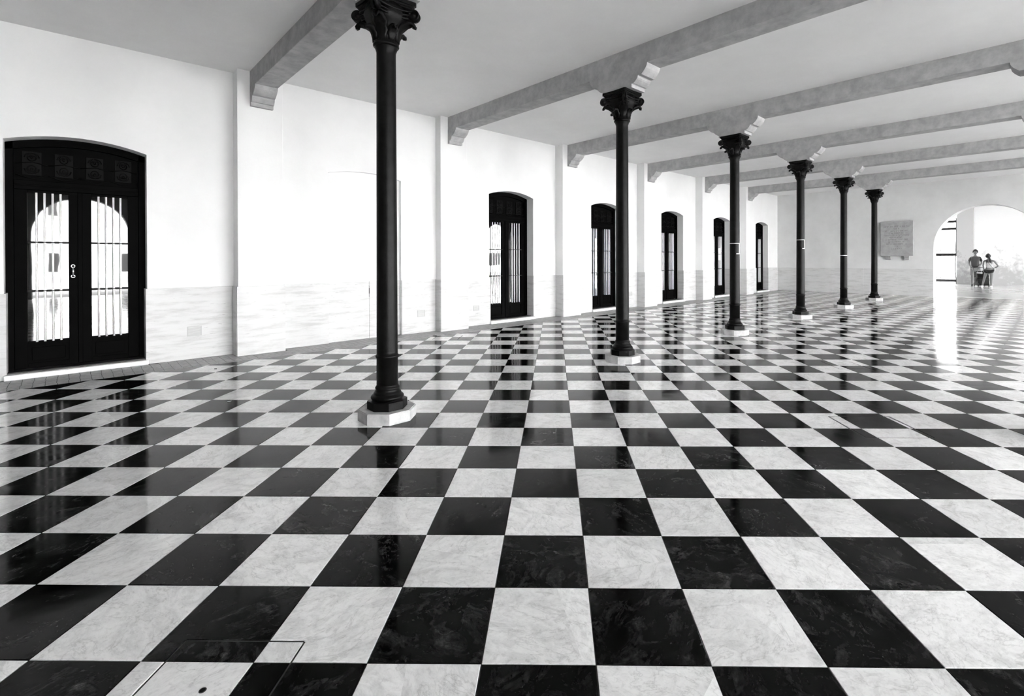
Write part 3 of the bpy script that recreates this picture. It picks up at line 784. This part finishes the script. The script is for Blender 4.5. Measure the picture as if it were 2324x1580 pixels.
def hand(me_bm, w, d, s, sc_=1.0):
    """palm and five curled fingers from wrist w along direction d; s = side sign for thumb"""
    d = Vector(d).normalized(); side = Vector((0, s, 0)); n = d.cross(side).normalized(); side = n.cross(d).normalized()
    w = Vector(w)
    tube(me_bm, [w - d * .01, w + d * .035, w + d * .085], [.022, .034, .030], 8)
    for k, ln in enumerate((.070, .080, .075, .060)):
        b0 = w + d * .08 + side * (.024 - .016 * k)
        tube(me_bm, [b0, b0 + d * ln * .5 + n * .008, b0 + d * ln * .85 + n * .028], [.009, .0085, .007], 6)
    b0 = w + d * .02 + side * .026
    tube(me_bm, [b0, b0 + d * .03 + side * .022, b0 + d * .06 + side * .026 + n * .01], [.011, .010, .008], 6)
def joinbm(o, fn):
    bm = bmesh.new(); bm.from_mesh(o.data); n0 = len(bm.faces); fn(bm)
    for f in bm.faces: f.smooth = True
    bm.to_mesh(o.data); bm.free()
def head(bm, c, fz, r=.098):
    """egg head with nose, ears, brows; face points to -x*fz"""
    c = Vector(c); rings = 14; seg = 18; R_ = []
    for i in range(rings + 1):
        a = PI * i / rings; zz = math.cos(a); rr = math.sin(a)
        k = 1.0 if zz > 0 else 1.0 - .22 * (-zz) ** 1.5
        ring = []
        for q in range(seg):
            b2 = 2 * PI * q / seg; x = -math.cos(b2) * rr * r * 1.02 * k; y = math.sin(b2) * rr * r * .80 * k; z = zz * r * 1.18
            front = max(0, math.cos(b2)) * rr
            if front > .93 and -.45 < zz < .15: x -= .020 * (1 if -.3 < zz < 0 else .4)
            if front > .75 and .02 < zz < .28 and abs(math.sin(b2)) > .2: x += .008
            if front > .8 and -.62 < zz < -.45: x -= .006
            ring.append(bm.verts.new(c + Vector((x * fz, y, z))))
        R_.append(ring)
    for A1, B1 in zip(R_, R_[1:]):
        for q in range(seg): bm.faces.new((A1[q], A1[(q + 1) % seg], B1[(q + 1) % seg], B1[q]))
    bmesh.ops.remove_doubles(bm, verts=[v for v in R_[0] + R_[-1]], dist=.002)
    for s in (-1, 1): tube(bm, [c + Vector((.0, s * .076, -.03)), c + Vector((.004, s * .088, 0)), c + Vector((.0, s * .08, .03))], [.008, .013, .009], 6)
    bmesh.ops.recalc_face_normals(bm, faces=bm.faces)
def hairmesh(name, c, parent, r=.112, fz=1, low=.62, extra=None):
    bm = bmesh.new(); c = Vector(c); rings = 10; seg = 20; R_ = []; rr0 = random.Random(5)
    for i in range(rings + 1):
        a = PI * low * i / rings; ring = []
        for q in range(seg):
            b2 = 2 * PI * q / seg; front = math.cos(b2)
            aa = a * (1 - .42 * max(0, front)); j = 1 + rr0.uniform(-.08, .08)
            ring.append(bm.verts.new(c + Vector((-front * math.sin(aa) * r * 1.04 * fz * j, math.sin(b2) * math.sin(aa) * r * .90 * j, math.cos(aa) * r * 1.16 * j + .008))))
        R_.append(ring)
    for A1, B1 in zip(R_, R_[1:]):
        for q in range(seg): bm.faces.new((A1[q], A1[(q + 1) % seg], B1[(q + 1) % seg], B1[q]))
    bm.faces.new(R_[-1][::-1])
    bmesh.ops.remove_doubles(bm, verts=R_[0], dist=.01)
    if extra: extra(bm)
    bmesh.ops.recalc_face_normals(bm, faces=bm.faces)
    return obj(name, bm, 'hair', parent, True)
def person(loc, rz, label, P):
    t = empty('person', loc, rz); V, Ed, rd = [], [], []
    pel = chain([P['pelvis']], [(.115, .15)], V, Ed, rd)
    neck = chain(P['spine'], P['spine_r'], V, Ed, rd, pel)
    for s in ('L', 'R'):
        chain(P['leg' + s], P['leg_r'], V, Ed, rd, pel)
        chain(P['arm' + s], P['arm_r'], V, Ed, rd, P['chest_i'])
    b = skin('body', V, Ed, rd, 'skin', t)
    def add(bm):
        head(bm, P['head'], P.get('fz', 1), P.get('hr', .098))
        for s, sg in (('L', 1), ('R', -1)):
            w = Vector(P['arm' + s][-1]); d = w - Vector(P['arm' + s][-2]); hand(bm, w, P.get('hd' + s, d), -sg if P.get('fz', 1) > 0 else sg)
    joinbm(b, add); return tag(t, label, 'person')
# man: faces the camera (-x), looks down at the pram, both hands low in front
man = dict(pelvis=(0, 0, .95), spine=[(0, 0, 1.06), (0, 0, 1.22), (.0, 0, 1.40), (-.005, 0, 1.52), (-.02, 0, 1.60)], spine_r=[(.10, .13), (.10, .135), (.085, .125), .055, .055], chest_i=3,
           legL=[(0, .10, .88), (-.01, .12, .50), (.01, .13, .12), (-.0, .13, .06), (-.13, .14, .035)], legR=[(0, -.10, .88), (-.01, -.11, .50), (.01, -.11, .12), (0, -.11, .06), (-.13, -.12, .035)], leg_r=[.092, .062, .042, .042, .034],
           armL=[(0, .13, 1.44), (.01, .20, 1.39), (.03, .245, 1.14), (-.13, .17, .96)], armR=[(0, -.13, 1.44), (.01, -.20, 1.39), (.03, -.24, 1.14), (-.15, -.13, .98)], arm_r=[.045, .046, .040, .030],
           head=(-.045, 0, 1.69), hdL=(-.6, -.25, -.5), hdR=(-.6, .1, -.5))
tm = person((33.15, 2.749, 0), .08, 'man in a grey t-shirt and pale shorts standing behind the pram, looking down', man)
V, Ed, rd = [], [], []; p0 = chain([(0, 0, .90)], [(.135, .175)], V, Ed, rd); chain([(0, 0, 1.04), (0, 0, 1.24), (0, 0, 1.40), (0, 0, 1.49)], [(.13, .170), (.13, .178), (.112, .172), (.07, .09)], V, Ed, rd, p0)
for s in (1, -1): chain([(0, .145 * s, 1.44), (.01, .205 * s, 1.385), (.022, .236 * s, 1.22)], [.056, .054, .056], V, Ed, rd, 3)
skin('t_shirt', V, Ed, rd, 'tee', tm)
V, Ed, rd = [], [], []; p0 = chain([(0, 0, .93)], [(.128, .165)], V, Ed, rd)
for s in (1, -1): chain([(0, .105 * s, .84), (-.008, .122 * s, .62), (-.008, .125 * s, .50)], [.108, .092, .090], V, Ed, rd, p0)
skin('shorts', V, Ed, rd, 'shorts', tm)
hairmesh('hair', (-.030, 0, 1.715), tm, .118)
for sy in (1, -1):
    bm = bmesh.new(); bmesh.ops.create_uvsphere(bm, u_segments=10, v_segments=8, radius=.013, matrix=Matrix.Translation((-.137, .031 * sy, 1.70))); obj('eye', bm, 'hair', tm, True)
bm = bmesh.new(); tube(bm, [(-.132, -.022, 1.628), (-.140, 0, 1.626), (-.132, .022, 1.628)], .004, 6); obj('mouth', bm, 'hair', tm, True)
for s in (1, -1):
    bm = bmesh.new(); tube(bm, [(.05, .12 * s, .045), (0, .12 * s, .06), (-.08, .125 * s, .05), (-.17, .13 * s, .035), (-.20, .13 * s, .03)], [.035, .048, .046, .040, .018], 10)
    for v in bm.verts: v.co.z = max(v.co.z, .0)
    obj('shoe', bm, 'shoe', tm, True)
# woman: back to the camera, weight on the right leg, right arm bent to the hip
wom = dict(pelvis=(0, 0, .85), spine=[(0, 0, .96), (0, 0, 1.10), (0, 0, 1.25), (0, .005, 1.35), (.0, .01, 1.42)], spine_r=[(.09, .115), (.09, .12), (.08, .125), .045, .043], chest_i=3,
           legL=[(0, .085, .78), (.01, .16, .46), (-.01, .23, .11), (-.01, .235, .055), (.10, .25, .03)], legR=[(0, -.085, .78), (.0, -.09, .46), (-.01, -.08, .11), (-.01, -.08, .055), (.10, -.10, .03)], leg_r=[.088, .055, .038, .038, .030],
           armL=[(0, .13, 1.29), (.0, .185, 1.26), (.0, .215, 1.04), (.10, .18, .84)], armR=[(0, -.13, 1.29), (0, -.19, 1.26), (-.02, -.33, 1.02), (.03, -.17, .90)], arm_r=[.046, .042, .034, .025],
           head=(.02, .035, 1.49), hdL=(.4, 0, -.8), hdR=(.2, .9, -.1), fz=-1, hr=.092)
tw = person((31.95, 2.147, 0), .06, 'woman seen from behind, white tank top and dark shorts, beside the pram', wom)
V, Ed, rd = [], [], []; p0 = chain([(0, 0, .90)], [(.118, .135)], V, Ed, rd); chain([(0, 0, 1.00), (0, 0, 1.12), (0, 0, 1.22)], [(.105, .125), (.105, .132), (.095, .125)], V, Ed, rd, p0)
skin('tank_top', V, Ed, rd, 'white', tw)
for s in (1, -1):
    bm = bmesh.new(); tube(bm, [(-.06, .08 * s, 1.20), (-.06, .07 * s, 1.30), (0, .07 * s, 1.345), (.06, .07 * s, 1.28), (.07, .08 * s, 1.2)], .012, 6)
    obj('shoulder_strap', bm, 'darkcloth', tw, True)
V, Ed, rd = [], [], []; p0 = chain([(0, 0, .84)], [(.115, .140)], V, Ed, rd)
for s in (1, -1): chain([(0, .088 * s + (.01 if s > 0 else 0), .76), (.004, .115 if s > 0 else -.09, .66)], [.104, .094], V, Ed, rd, p0)
skin('shorts', V, Ed, rd, 'darkcloth', tw)
def pony(bm): tube(bm, [(-.07, .02, 1.52), (-.12, -.0, 1.46), (-.12, -.03, 1.36), (-.115, -.045, 1.24), (-.11, -.05, 1.17)], [.028, .036, .036, .028, .008], 8)
hairmesh('hair', (.01, .03, 1.50), tw, .105, -1, .74, extra=pony)
for (y, s) in ((.235, 1), (-.085, -1)):
    bm = bmesh.new(); tube(bm, [(-.06, y, .035), (0, y, .05), (.07, y + .01 * s, .042), (.15, y + .02 * s, .030), (.18, y + .02 * s, .026)], [.028, .040, .038, .032, .012], 10)
    for v in bm.verts: v.co.z = max(v.co.z, .0)
    obj('shoe', bm, 'wshoe', tw, True)
t = tag(empty('shoulder_bag', (31.95, 2.147, 0), .06), 'white shoulder bag on a dark diagonal strap across the woman\'s back', 'bag')
bm = bmesh.new(); tube(bm, [(-.02, .09, 1.335), (-.10, .06, 1.26), (-.128, -.02, 1.10), (-.125, -.10, .99), (-.06, -.15, .93), (.05, -.16, .92)], .007, 6)
tube(bm, [(-.02, .09, 1.335), (.06, .08, 1.30), (.12, .02, 1.12), (.11, -.10, .98), (.05, -.16, .92)], .007, 6); obj('strap', bm, 'strap', t, True)
bm = bmesh.new(); box(bm, -.02, .10, -.235, -.15, .78, .95, .02); obj('pouch', bm, 'bag', t, True)
# pram between them
t = tag(empty('baby_stroller', (32.52, 2.47, 0), .35), 'black baby stroller between the man and the woman', 'stroller')
bm = bmesh.new(); n = 9; rows = []
for k in range(n):
    a = -.15 + k / (n - 1) * 1.9
    rows.append([bm.verts.new((.05 - .30 * math.cos(a), y, .48 + .30 * math.sin(a) * (1 - .12 * abs(y / .2) ** 2))) for y in (-.22, -.12, 0, .12, .22)])
for A1, B1 in zip(rows, rows[1:]):
    for q in range(4): bm.faces.new((A1[q], A1[q + 1], B1[q + 1], B1[q]))
for q in (0, 4):
    c0 = bm.verts.new((.06, rows[0][q].co.y, .48))
    for A1, B1 in zip(rows, rows[1:]): bm.faces.new((A1[q], B1[q], c0))
bmesh.ops.solidify(bm, geom=bm.faces[:], thickness=.008); obj('canopy', bm, 'strollercloth', t, True)
bm = bmesh.new(); box(bm, -.26, .22, -.24, .24, .24, .44, .03); box(bm, .12, .28, -.22, .22, .30, .74, .03); box(bm, -.34, -.20, -.22, .22, .08, .36, .02); obj('seat', bm, 'strollercloth', t, True)
bm = bmesh.new(); box(bm, -.19, .28, -.21, .21, .045, .24, .02); obj('basket', bm, 'strollercloth', t)
bm = bmesh.new()
for s in (-.2, .2):
    tube(bm, [(.42, s, .93), (.25, s, .70), (.0, s, .35), (-.28, s, .10)], .011, 6); tube(bm, [(.22, s, .09), (.08, s, .46)], .011, 6)
tube(bm, [(.42, -.2, .93), (.45, 0, .96), (.42, .2, .93)], .014, 8); obj('frame', bm, 'gateiron', t, True)
for x in (-.30, .24):
    for y in (-.2, .2):
        bm = bmesh.new(); tube(bm, [(x + .075 * math.cos(q / 14 * 2 * PI), y, .09 + .075 * math.sin(q / 14 * 2 * PI)) for q in range(15)], .014, 6)
        for q in range(4): tube(bm, [(x, y, .09), (x + .07 * math.cos(q * PI / 2), y, .09 + .07 * math.sin(q * PI / 2))], .004, 4)
        obj('wheel', bm, 'gateiron', t, True)
t2 = tag(empty('white_carrier_bag', (32.33, 2.52, .62)), 'small white bag hanging from the stroller handle', 'bag')
bm = bmesh.new(); box(bm, -.05, .05, -.11, .11, 0, .10, .025); obj('bag_body', bm, 'white', t2, True)
bm = bmesh.new(); tube(bm, [(0, -.08, .09), (0, -.05, .19), (0, .05, .19), (0, .08, .09)], .006, 6); obj('bag_handle', bm, 'white', t2, True)

# small litter on the tiles
for k, (u, v, lab, cat) in enumerate([(1.133, 5.706, 'crumpled white paper scrap on a dark tile left of the nearest column', 'litter'), (.837, 6.807, 'tiny pale crumb on the tiles in front of the nearest door', 'litter'), (1.343, 7.538, 'dark dry leaf on a light tile near the wall', 'leaf')]):
    bm = bmesh.new(); s = (.022, .009, .018)[k]
    V_ = [bm.verts.new((R.uniform(-1, 1) * s, R.uniform(-1, 1) * s, abs(R.uniform(0, 1)) * s * .5 + .001)) for _ in range(10)]
    bmesh.ops.convex_hull(bm, input=V_); bmesh.ops.delete(bm, geom=[x for x in bm.verts if not x.link_faces], context='VERTS')
    tag(obj('litter_scrap' if k < 2 else 'dry_leaf', bm, 'paper' if k < 2 else 'dark', loc=(u, v, .0)), lab, cat)

# ------------------------------------------------------------------ street outside the arcade (seen mirrored in the door glass)
bm = bmesh.new(); box(bm, -60, 110, -70, 60, -.8, -.32); tag(obj('ground', bm, 'street'), 'pale paved street outside the arcade', 'ground', kind='structure')
bm = bmesh.new(); box(bm, U0 - 2, 36, VA1 - 3, VA1 - .05, -.32, -.03, .01); tag(obj('trim_3', bm, 'street'), 'raised pavement along the arcade', 'pavement', kind='structure')
t = tag(empty('street_building', (0, -24, -.32)), 'pale two-storey building across the street', 'building')
bm = bmesh.new(); box(bm, -26, 4.5, -8, 0, 0, 7.0); box(bm, -26.3, 4.8, -8, .25, 6.7, 7.0); obj('wall', bm, 'facade', t)
bm = bmesh.new(); prism(bm, [(0.6, 7.0), (-8.6, 7.0), (-4, 8.4)], lambda a, b2, x: (x, a, b2), -26.5, 5.0); obj('roof', bm, 'street', t)
for k in range(9):
    x = -24 + k * 3.3
    for z0, z1 in ((4.4, 5.6), (1.0, 2.2)):
        bm = bmesh.new(); box(bm, x, x + .42, -.1, .03, z0, z1); w = obj('window', bm, 'win', t)
        bm = bmesh.new(); box(bm, x - .08, x + .5, 0, .08, z0 - .14, z0 - .02); obj('window_sill', bm, 'facade', w)
t = tag(empty('street_building', (0, -34, -.32)), 'long low pale building farther behind the palms', 'building')
bm = bmesh.new(); box(bm, 6, 90, -8, 0, 0, 6.5); obj('wall', bm, 'facade', t)
for k in range(14):
    bm = bmesh.new(); box(bm, 7 + k * 3.6, 9 + k * 3.6, -.1, .03, .9, 2.6); obj('window', bm, 'win', t)
def palm(x, y, hgt, lab, n=22, seed=1):
    rr = random.Random(seed); t = tag(empty('palm_tree', (x, y, -.32)), lab, 'tree', 'palms in the street')
    bm = bmesh.new(); tube(bm, [(.02 * k, 0, hgt * k / 8) for k in range(9)], [.26 - .012 * k for k in range(9)], 10); obj('trunk', bm, 'trunk', t)
    for k in range(n):
        bm = bmesh.new(); a = rr.uniform(0, 2 * PI); el = rr.uniform(-.3, 1.2); ln = rr.uniform(1.8, 2.6); pts = []
        for q in range(8):
            f = q / 7; r = ln * f * math.cos(el * (1 - f * .6)); z = hgt + ln * f * math.sin(el) - 1.3 * f * f; pts.append(Vector((.16 + r * math.cos(a), r * math.sin(a), z)))
        tube(bm, pts, .018, 4); side = Vector((-math.sin(a), math.cos(a), 0))
        for q in range(1, 8):
            for g in (0, .5):
                if q == 7 and g: continue
                p = pts[q].lerp(pts[min(7, q + 1)], g); w = .5 * math.sin(PI * (q + g) / 8.2) + .1
                for s in (-1, 1):
                    d = (pts[q] - pts[q - 1]).normalized(); e1 = p + side * s * w + d * .2 - Vector((0, 0, .22)); v = [bm.verts.new(c) for c in (p - d * .04, p + d * .04, e1)]; bm.faces.new(v)
        obj('frond', bm, 'leaf', t)
palm(6.6, -17.0, 4.8, 'tall palm tree nearest the arcade', 30, 2); palm(14.5, -20, 5.6, 'palm tree behind the nearest palm', 30, 3); palm(-6.5, -19, 3.2, 'low palm before the two-storey building', 24, 4)
